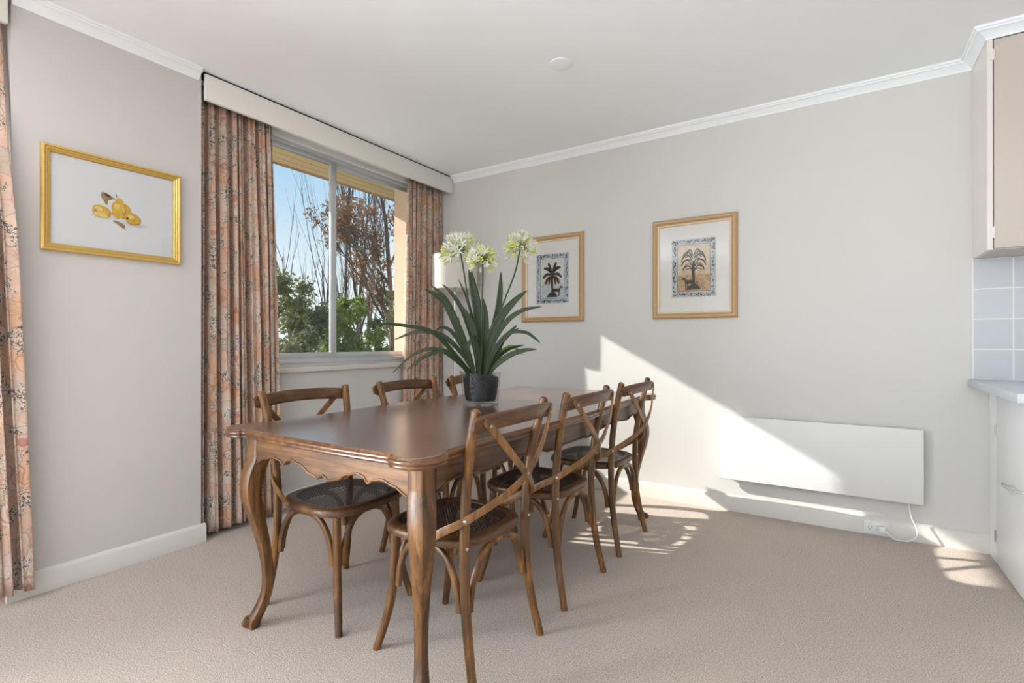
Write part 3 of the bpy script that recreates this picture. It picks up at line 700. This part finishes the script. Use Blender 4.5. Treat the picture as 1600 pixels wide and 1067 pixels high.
LEAVES = [
 ([(-6, -12, .0), (-38, 28, .05), (-70, 62, .10), (-110, 72, .15), (-158, 75, .20)], .011),
 ([(-4, -12, .01), (-30, 32, .04), (-62, 60, .06), (-98, 63, .05), (-134, 51, .03)], .012),
 ([(-10, -12, .03), (-34, 18, .09), (-62, 37, .13), (-95, 30, .15), (-127, 2, .16)], .009),
 ([(-12, -12, .02), (-30, 16, .08), (-52, 34, .12), (-78, 27, .15), (-106, 6, .17)], .013),
 ([(-8, -12, -.02), (-26, 40, -.04), (-44, 90, -.06), (-60, 120, -.07), (-84, 141, -.08)], .014),
 ([(-6, -12, .02), (-20, 30, .03), (-40, 82, .05), (-58, 112, .06), (-84, 128, .08)], .021),
 ([(-4, -12, .0), (-10, 40, .01), (-26, 92, .02), (-44, 122, .02), (-60, 138, .01)], .012),
 ([(-2, -12, -.03), (-10, 60, -.06), (-22, 112, -.08), (-38, 150, -.09)], .008),
 ([(-2, -12, -.02), (-1, 50, -.03), (-6, 100, -.035), (-14, 140, -.04), (-20, 170, -.05)], .026),
 ([(6, -12, -.02), (16, 50, -.05), (26, 95, -.07), (30, 130, -.08), (31, 162, -.09)], .019),
 ([(4, -12, .02), (12, 40, .03), (28, 80, .04), (50, 108, .05), (72, 127, .05)], .023),
 ([(6, -12, .03), (20, 46, .06), (40, 78, .08), (64, 95, .10), (94, 101, .11)], .014),
 ([(6, -12, .04), (22, 30, .09), (44, 60, .12), (68, 62, .13), (82, 54, .13), (91, 46, .13)], .009),
 ([(8, -12, .03), (24, 12, .08), (46, 28, .11), (66, 35, .12), (86, 37, .13)], .014),
 ([(8, -12, -.03), (22, 18, -.07), (44, 36, -.10), (70, 43, -.12)], .010),
 ([(4, -12, .04), (18, 26, .07), (34, 50, .09), (48, 64, .09), (56, 73, .09)], .015),
 ([(2, -12, -.01), (10, 46, -.02), (24, 78, -.03), (38, 96, -.04), (48, 103, -.04)], .016),
 ([(-2, -12, .05), (2, 30, .09), (0, 50, .12), (-8, 54, .15), (-14, 44, .17), (-16, 32, .17)], .012),
 ([(-6, -12, -.03), (-30, 36, -.09), (-50, 64, -.14), (-66, 72, -.17), (-80, 68, -.20)], .011),
 ([(0, -12, .03), (-4, 36, .05), (-12, 74, .06), (-28, 104, .07)], .017),
 ([(0, -12, .0), (6, 40, .02), (8, 84, .02), (4, 116, .0)], .018),
 ([(-8, -12, .0), (-22, 26, -.01), (-34, 58, -.02), (-36, 88, -.03)], .015),
 ([(8, -12, .01), (24, 24, .01), (36, 52, .0), (60, 70, -.01)], .013),
]
for pts, wd in LEAVES: leaf(pts, wd)
leaf([(8, -12, -.05), (26, 24, -.10), (48, 40, -.13), (68, 26, -.15)], .012, M_leaf_y, 'young_leaf')
rnd = random.Random(11)
bm = bmesh.new()                                                     # dry roots over the rim
for i in range(9):
    a = rnd.uniform(0, 2*PI); r0 = rnd.uniform(.05, .08); p = [Vector((r0*math.cos(a), r0*math.sin(a), .150))]
    for k in range(4): p.append(p[-1] + Vector((.012*math.cos(a + rnd.uniform(-.9, .9)), .012*math.sin(a + rnd.uniform(-.9, .9)), rnd.uniform(-.002, .012))))
    sweep(bm, catm(p, 3), circ(.0014, 6), sc=interp([1, .9, .8, .7, .5], 3))
build('roots', bm, I_dk, pl)

M_petal = mat('petal_white', (.86, .87, .80), .5); g = G(M_petal)
tl = g.n('ShaderNodeBsdfTranslucent'); tl.inputs[0].default_value = (.85, .88, .62, 1); mx = g.n('ShaderNodeMixShader'); mx.inputs[0].default_value = .35
g.l(g.b.outputs[0], mx.inputs[1]); g.l(tl.outputs[0], mx.inputs[2]); g.l(mx.outputs[0], g.t.nodes['Material Output'].inputs[0])
M_petal_y = mat('petal_yellow_green', (.66, .68, .22), .5); M_ped = mat('pedicel_green', (.07, .13, .03), .5)
def flower(stem_pts, rad, seed):
    rnd = random.Random(seed); P = catm([lp(*p) for p in stem_pts], 6)
    bm = bmesh.new(); sweep(bm, P, circ(.0042, 8), sc=interp([1.1] + [1]*(len(stem_pts) - 2) + [.8], 6), up=(0, 1, .1)); st = build('flower_stem', bm, M_stem, pl)
    c = P[-1]; axis = (P[-1] - P[-3]).normalized(); bm = bmesh.new(); n = 46
    for i in range(n):
        zz = 1 - 1.55*(i + .5)/n; ph = i*2.39996; rr = math.sqrt(max(0, 1 - zz*zz))
        d = Vector((rr*math.cos(ph), rr*math.sin(ph), zz)) + Vector((rnd.uniform(-.12, .12), rnd.uniform(-.12, .12), rnd.uniform(-.12, .12)))
        d = (d + axis*.15).normalized(); L = rad*rnd.uniform(.42, .62)
        e1 = c + d*L + Vector((0, 0, -.10*L)); sweep(bm, [c, c + d*L*.5 + Vector((0, 0, .012*rnd.random())), e1], circ(.0011, 5), mi=2)
        s = d.orthogonal().normalized(); q = d.cross(s); ln = rad*rnd.uniform(.36, .52); yel = rnd.random() < .38; mi0 = 1 if yel else 0
        # trumpet floret: six petals flaring from a narrow tube
        spin = rnd.uniform(0, 6.28); flare = rnd.uniform(.45, .85)
        for k in range(6):
            a = spin + k*PI/3; r_ = s*math.cos(a) + q*math.sin(a); tn = d.cross(r_)
            w = .0042
            p0 = e1 + r_*.0012; p1 = e1 + d*ln*.5 + r_*.0048; p2 = e1 + d*ln*.82 + r_*ln*flare*.45; p3 = e1 + d*ln*.95 + r_*ln*flare*.85
            v = [bm.verts.new(x) for x in (p0 - tn*w*.3, p0 + tn*w*.3, p1 + tn*w*.8, p1 - tn*w*.8, p2 + tn*w, p2 - tn*w, p3)]
            for qd, mm in (((0, 1, 2, 3), 1 if rnd.random() < .55 else mi0), ((3, 2, 4, 5), mi0), ((5, 4, 6), mi0)): bm.faces.new([v[x] for x in qd]).material_index = mm
    bmesh.ops.translate(bm, verts=bm.verts[:], vec=(0, 0, 0)); build('flower_head', bm, [M_petal, M_petal_y, M_ped], pl if False else st, smooth=None)
flower([(-3, -10, -.01), (-12, 60, -.03), (-22, 120, -.05), (-29, 165, -.06), (-34, 192, -.07)], .122, 1)
flower([(1, -10, .02), (2, 60, .04), (3, 110, .05), (4, 150, .055), (4, 172, .06)], .088, 2)
flower([(5, -10, -.01), (18, 60, -.03), (36, 112, -.05), (54, 160, -.06), (62, 198, -.07)], .100, 3)

# ------------------------------------------------------------------ floor lamp in the corner
lamp = thing('floor_lamp', 'floor lamp with a white drum shade in the corner behind the plant', 'lamp', (.214, -.212, 0))
M_shade = mat('linen_shade', (.84, .81, .76), .8); g = G(M_shade); tl = g.n('ShaderNodeBsdfTranslucent'); tl.inputs[0].default_value = (.85, .74, .58, 1); mx = g.n('ShaderNodeMixShader'); mx.inputs[0].default_value = .25
g.l(g.b.outputs[0], mx.inputs[1]); g.l(tl.outputs[0], mx.inputs[2]); g.l(mx.outputs[0], g.t.nodes['Material Output'].inputs[0])
g.bump(g.noise(g.coord('Object', (1, 1, 6)), 160, 2), .1, .002)
bm = bmesh.new(); lathe(bm, [(.186, 0), (.190, .002), (.190, .288), (.186, .290), (.184, .288), (.184, .002), (.186, 0)], 64); build('lamp_shade', bm, M_shade, lamp, (0, 0, 1.542), smooth=40)
bm = bmesh.new(); lathe(bm, [(0, .02), (.011, .02), (.011, 1.60), (.016, 1.602), (.018, 1.66), (0, 1.66)], 20)
for k in range(3):
    a = k*2*PI/3; sweep(bm, [(.01*math.cos(a), .01*math.sin(a), 1.60), (.186*math.cos(a), .186*math.sin(a), 1.60)], circ(.002, 6))
build('pole', bm, M_chrome, lamp, smooth=40)
bm = bmesh.new(); lathe(bm, [(0, 0), (.135, 0), (.138, .004), (.136, .016), (.05, .022), (.014, .028), (0, .028)], 40); build('base', bm, M_chrome, lamp, smooth=40)

# ------------------------------------------------------------------ wall heater, its cord, the power outlet
HX = 2.818
ht = thing('panel_heater', 'flat white panel heater mounted low on the back wall, half in sunlight', 'heater', (HX, 0, .215))
bm = bmesh.new(); bx(bm, -.521, .521, -.058, -.036, 0, .408, .005, seg=3)
build('panel', bm, M_heater, ht, smooth=40)
bm = bmesh.new(); bx(bm, -.50, .50, -.036, -.020, .015, .395); bx(bm, -.33, -.29, -.022, -.001, .05, .36); bx(bm, .29, .33, -.022, -.001, .05, .36); build('wall_bracket', bm, M_heater, ht, smooth=None)
bm = bmesh.new(); bx(bm, .33, .335, -.0592, -.0575, .105, .110, .0006); build('indicator', bm, M_alu, ht, smooth=None)
bm = bmesh.new()
c_ = [(3.275 - HX, -.035, .012), (3.277 - HX, -.04, -.03), (3.290 - HX, -.045, -.085), (3.308 - HX, -.05, -.13), (3.306 - HX, -.058, -.172), (3.275 - HX, -.066, -.2005), (3.232 - HX, -.064, -.206), (3.205 - HX, -.060, -.2035), (3.180 - HX, -.052, -.180), (3.166 - HX, -.040, -.165)]
sweep(bm, catm(c_, 6), circ(.0036, 8), up=(0, 1, .2)); build('power_cord', bm, M_plastic, ht)
bm = bmesh.new(); bx(bm, 3.139 - HX, 3.172 - HX, -.060, -.0315, -.185, -.150, .006); build('plug', bm, M_plastic, ht)
ot = thing('power_outlet', 'white double power outlet on the skirting board below the heater', 'power outlet', (3.130, -.016, .045))
build('plate', BX(-.060, .060, -.008, 0, -.037, .037, .002), M_plastic, ot, smooth=40)
for sx in (-1, 1):
    bm = bmesh.new(); bx(bm, sx*.029 - .006, sx*.029 + .006, -.011, -.007, .016, .028, .0012); build('switch', bm, M_plastic, ot)
bm = bmesh.new()
for dx, dz, a in ((-.007, .0, .45), (.007, .0, -.45), (0, -.012, 0)):
    sweep(bm, [(-.029 + dx - .004*math.sin(a), -.0083, dz - .004*math.cos(a)), (-.029 + dx + .004*math.sin(a), -.0083, dz + .004*math.cos(a))], [(-.001, -.0003), (.001, -.0003), (.001, .0003), (-.001, .0003)], up=(0, 1, 0))
build('socket_holes', bm, M_dark, ot, smooth=None)

# ceiling cover plate
bm = bmesh.new(); lathe(bm, [(0, 0), (.058, 0), (.060, -.002), (.058, -.006), (.045, -.009), (0, -.0095)], 40)
o = build('ceiling_plate', bm, M_ceil, smooth=40); o.location = (1.70, -1.147, CEIL); tag(o, 'small round white cover plate on the ceiling', 'ceiling plate')

# ------------------------------------------------------------------ kitchen at the right edge
oh = thing('overhead_cabinet', 'beige overhead kitchen cabinet at the top right corner', 'cabinet', (3.546, 0, 1.537))
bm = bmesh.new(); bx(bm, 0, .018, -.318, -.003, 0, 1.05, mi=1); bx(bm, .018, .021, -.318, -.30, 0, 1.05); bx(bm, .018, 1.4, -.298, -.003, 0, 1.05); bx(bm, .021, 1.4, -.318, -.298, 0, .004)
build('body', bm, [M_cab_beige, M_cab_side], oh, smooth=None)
build('door_gap_shade', BX(.021, 1.4, -.2995, -.299, .004, 1.0), M_gap, oh, smooth=None)  # thin dark sheet paints the shade inside the door joint
d = build('door', BX(.0235, .60, -.320, -.3005, .006, .992, .0012), M_cab_beige, oh, smooth=40)
for z in (.055, .895):
    bm = bmesh.new(); bx(bm, .013, .0285, -.323, -.3175, z, z + .055, .0015); sweep(bm, [(.022, -.324, z + .002), (.022, -.324, z + .053)], circ(.0032, 8), up=(0, 1, 0)); build('hinge', bm, M_cab_side, oh)
# tiles
m = mat('glazed_tile', (.70, .72, .76), .2); g = G(m); br = g.n('ShaderNodeTexBrick'); br.offset = 0; br.squash = 1
br.inputs['Color1'].default_value = (.56, .58, .62, 1); br.inputs['Color2'].default_value = (.59, .61, .645, 1); br.inputs['Mortar'].default_value = (.80, .80, .79, 1)
br.inputs['Scale'].default_value = 1; br.inputs['Mortar Size'].default_value = .003; br.inputs['Brick Width'].default_value = .155; br.inputs['Row Height'].default_value = .158
tc = g.n('ShaderNodeTexCoord'); sx_ = g.n('ShaderNodeSeparateXYZ'); cb = g.n('ShaderNodeCombineXYZ'); g.l(tc.outputs['Object'], sx_.inputs[0]); g.l(sx_.outputs['X'], cb.inputs['X']); g.l(sx_.outputs['Z'], cb.inputs['Y']); g.l(cb.outputs[0], br.inputs['Vector']); g.l(br.outputs['Color'], g.b.inputs['Base Color'])
bm = bmesh.new(); bx(bm, 0, 1.4, -.008, 0, 0, .632, mi=0); bx(bm, -.004, .003, -.010, 0, 0, .632, .001, mi=1)
o = build('tile_splashback', bm, [m, M_white], loc=(3.546, -.0005, .904), smooth=None); tag(o, 'pale grey glazed tile splashback above the kitchen worktop', 'splashback')
wt = build('worktop', BX(0, 1.45, -.89, 0, 0, .037, .003), M_bench, loc=(3.526, -.0005, .866), smooth=40); tag(wt, 'pale grey kitchen worktop at the right picture edge', 'worktop')
bc = thing('base_cabinet', 'white kitchen base cabinet under the worktop at the right edge', 'cabinet', (3.611, 0, 0))
bm = bmesh.new(); bx(bm, .02, 1.35, -.86, -.003, 0, .866); bx(bm, 0, .02, -.128, -.003, 0, .866); bx(bm, 0, .02, -.128, -.86, .856, .866); build('body', bm, M_cab_white, bc, smooth=None)
dr = build('door', BX(0, .019, -.80, -.131, .004, .853, .0015), M_cab_white, bc, smooth=40)
bm = bmesh.new(); sweep(bm, [(-.032, -.425, .456), (-.032, -.43, .456), (-.032, -.59, .456), (-.032, -.595, .456)], circ(.0085, 14), sc=[.8, 1, 1, .8])
for y in (-.455, -.565): sweep(bm, [(.001, y, .456), (-.032, y, .456)], circ(.005, 10))
build('handle', bm, M_chrome, dr, smooth=40)
for z in (.105, .629):
    bm = bmesh.new(); sweep(bm, [(-.003, -.1295, z), (-.003, -.1295, z + .055)], circ(.0035, 8), up=(0, 1, 0)); bx(bm, -.002, .001, -.137, -.122, z, z + .055); build('hinge', bm, M_screw, bc)
build('end_panel', BX(0, .019, -.86, -.803, .004, .853, .0015), M_cab_white, bc, smooth=40)

# ------------------------------------------------------------------ outside: eave, wall nib, ground, trees
def tan_wood():
    m = mat('soffit_boards', (.62, .44, .24), .6); g = G(m); tc = g.n('ShaderNodeTexCoord'); s = g.n('ShaderNodeSeparateXYZ'); g.l(tc.outputs['Object'], s.inputs[0])
    f = g.math('FRACT', g.math('MULTIPLY', s.outputs['X'], 1/.115)); ln = g.math('LESS_THAN', f, .07)
    c = g.mix(g.noise(g.coord('Object', (20, 1.5, 1)), 2, 3), (.46, .31, .16), (.58, .42, .23))
    g.l(g.mix(ln, c, (.09, .05, .03)), g.b.inputs['Base Color']); return m
bm = bmesh.new(); bx(bm, -1.48, -.30, -7.5, .8, 2.79, 2.84); bx(bm, -1.505, -1.475, -7.5, .8, 2.774, 2.99, mi=1)
struct(build('roof_eave', bm, [tan_wood(), mat('fascia_brown', (.30, .18, .10), .5)], smooth=None))
struct(build('wall_outside_nib', BX(-.70, -.30, -.02, .2, -2.2, 2.79), wall_mat('render_tan', (.60, .43, .32)), smooth=None))
m = mat('lawn', (.08, .12, .03), .9); g = G(m); g.l(g.mix(g.noise(g.coord(), .8, 4), (.05, .09, .02), (.14, .17, .05)), g.b.inputs['Base Color'])
struct(build('added_bounce_slab', BX(-1.7, -.301, YF, -.03, -.25, -.05), mat('bounce_pale', (.78, .77, .74), .8), smooth=None))  # unseen pale slab added to bounce sunlight up to the ceiling
struct(build('ground', BX(-90, -.32, -60, 90, -2.4, -2.2), m, smooth=None))

def foliage_mat(name, c0, c1, c2):
    m = mat(name, c0, .6, spec=.3); g = G(m); v = g.coord()
    col = g.mix(g.noise(v, 1.1, 2), c0, c1); col = g.mix(g.ramp(g.noise(v, 9, 2), [(.52, (0, 0, 0)), (.72, (1, 1, 1))]), col, c2); g.l(col, g.b.inputs['Base Color'])
    tl = g.n('ShaderNodeBsdfTranslucent'); g.l(col, tl.inputs[0]); mx = g.n('ShaderNodeMixShader'); mx.inputs[0].default_value = .3
    g.l(g.b.outputs[0], mx.inputs[1]); g.l(tl.outputs[0], mx.inputs[2]); g.l(mx.outputs[0], g.t.nodes['Material Output'].inputs[0]); return m
M_f1 = foliage_mat('leaves_olive', (.11, .13, .045), (.19, .19, .07), (.30, .25, .12)); M_f2 = foliage_mat('leaves_bright', (.10, .16, .03), (.22, .29, .05), (.34, .36, .09))
M_f3 = foliage_mat('leaves_dark', (.06, .09, .03), (.11, .14, .05), (.18, .18, .08)); M_f4 = foliage_mat('leaves_rust', (.20, .095, .04), (.30, .14, .06), (.20, .15, .07))
M_bark = ink('bark', (.10, .075, .055), (.18, .14, .11), 12); M_twig = ink('twig_bark', (.075, .05, .038), (.13, .09, .07), 10)

def leafquads(bm, centres, n, size, rnd, mi=0):
    for _ in range(n):
        c, r = centres[rnd.randrange(len(centres))]
        d = Vector((rnd.gauss(0, 1), rnd.gauss(0, 1), rnd.gauss(0, 1))).normalized(); p = c + d * r * min(1.9, abs(rnd.gauss(.75, .38)))
        a = Vector((rnd.gauss(0, 1), rnd.gauss(0, 1), rnd.gauss(0, .7))).normalized(); b = a.orthogonal().normalized(); s = size*rnd.uniform(.6, 1.4)
        f = bm.faces.new([bm.verts.new(q) for q in (p - a*s, p + b*s*.45, p + a*s, p - b*s*.45)]); f.material_index = mi
def bush(name, label, cat, base, height, width, m, seed, nl=15000, size=.055):
    rnd = random.Random(seed); t = thing(name, label, cat, base, 0, 'shrubs and trees outside the window'); cs = []
    for i in range(70):
        a = rnd.uniform(0, 2*PI); rr = width/2*math.sqrt(rnd.random()); h = rnd.uniform(.18, 1) ** .7
        k = math.sqrt(max(.04, 1 - (rr/(width/2))**2)) * rnd.uniform(.86, 1.06); cs.append((Vector((rr*math.cos(a), rr*math.sin(a), height*(.20 + .76*h*k))), rnd.uniform(.10, .19)*width*.62))
    bm = bmesh.new(); leafquads(bm, cs, nl, size, rnd)
    for c, r in cs:
        ic = bmesh.ops.create_icosphere(bm, subdivisions=1, radius=r*.55, matrix=Matrix.Translation(c))
    build('foliage', bm, m, t, smooth=None)
    bm = bmesh.new()
    for k in range(5):
        a = k*1.3; sweep(bm, catm([(.08*math.cos(a), .08*math.sin(a), 0), (.2*math.cos(a), .2*math.sin(a), height*.3), (width*.22*math.cos(a), width*.22*math.sin(a), height*.62)], 4), circ(.05, 6), sc=interp([1, .8, .4], 4))
    build('stems', bm, M_bark, t); return t
def branch_tree(name, label, base, height, seed, lean=(0, 0), stems=1, spread=.35, up=.5, leaves=0, r0=.09, levels=4, kids=3, lm=None, lsize=.07, start=.25, ks=1.0):
    rnd = random.Random(seed); t = thing(name, label, 'tree', base, 0, 'shrubs and trees outside the window'); bm = bmesh.new(); tips = []
    def grow(p, d, L, r, lev):
        pts = [p]; n = 5
        for i in range(n):
            d = (d + Vector((rnd.gauss(0, .09), rnd.gauss(0, .09), up*.12))).normalized(); pts.append(pts[-1] + d*L/n)
        sweep(bm, pts, circ(r, 5 if lev > 1 else 7), sc=[1 - .62*i/n for i in range(n + 1)], up=(.3, .2, 1) if abs(d.z) < .9 else (1, .2, 0), caps=False)
        if lev >= 2: tips.extend((q, .16) for q in pts[2:])
        if lev < levels:
            for k in range(kids + (1 if lev == 0 else 0)*3):
                f = rnd.uniform(start if lev == 0 else .25, .97); i = min(n - 1, int(f*n)); q = pts[i].lerp(pts[i+1], f*n - i)
                a = rnd.uniform(0, 2*PI); side = Vector((math.cos(a), math.sin(a), 0)); nd = (d*(1 - spread) + side*spread + Vector((0, 0, up*.25))).normalized()
                grow(q, nd, L*rnd.uniform(.36, .58)*ks, max(.0065, r*.45*(1 - .4*f)), lev + 1)
    for s in range(stems):
        a = 2*PI*s/max(1, stems) + seed; off = Vector((.25*math.cos(a), .25*math.sin(a), 0)) if stems > 1 else Vector((0, 0, 0))
        d = Vector((lean[0] + (.16*math.cos(a) if stems > 1 else 0), lean[1] + (.16*math.sin(a) if stems > 1 else 0), 1)).normalized(); grow(off, d, height*rnd.uniform(.82, 1), r0, 0)
    build('branches', bm, M_twig, t, smooth=60)
    if leaves:
        bm = bmesh.new(); leafquads(bm, tips, leaves, lsize, rnd); build('leaves', bm, lm, t, smooth=None)
    return t
GZ = -2.2
bush('garden_shrub', 'olive green shrub at the left side of the window view', 'shrub', (-7.3, 2.9, GZ), 5.1, 2.6, M_f1, 1)
bush('garden_shrub', 'broad olive shrub in the middle of the left window pane', 'shrub', (-8.2, 4.6, GZ), 5.4, 2.6, M_f1, 2)
bush('garden_shrub', 'bright green shrub just right of the window mullion', 'shrub', (-5.3, 3.35, GZ), 5.0, 1.5, M_f2, 3, 13000, .045)
bush('garden_shrub', 'dark green shrub at the right of the window view', 'shrub', (-5.6, 4.9, GZ), 4.75, 1.8, M_f3, 4)
bush('garden_shrub', 'low yellowish shrub nearest the window sill', 'shrub', (-4.75, 1.55, GZ), 3.75, 1.9, M_f1, 5)
branch_tree('bare_tree', 'bare tree with slender upright twigs in the left window pane', (-13.1, 8.3, GZ), 7.2, 21, (-.12, -.08), 3, .26, .9, r0=.05, levels=2, kids=3)
branch_tree('bare_tree', 'tall bare tree rising beside the window mullion', (-11.6, 7.9, GZ), 8.6, 22, (-.03, -.02), 2, .22, .9, r0=.055, levels=2, kids=4)
branch_tree('bare_tree', 'bare thin stemmed tree right of the window mullion', (-13.2, 10.0, GZ), 11, 23, (0, 0), 5, .25, .9, r0=.06, levels=2, kids=6)
branch_tree('autumn_tree', 'autumn tree with rusty brown leaves at the right of the window', (-8.15, 7.35, GZ), 8.8, 24, (.02, .02), 2, .45, .35, 9500, .10, 3, 7, M_f4, .05, .3, .66)
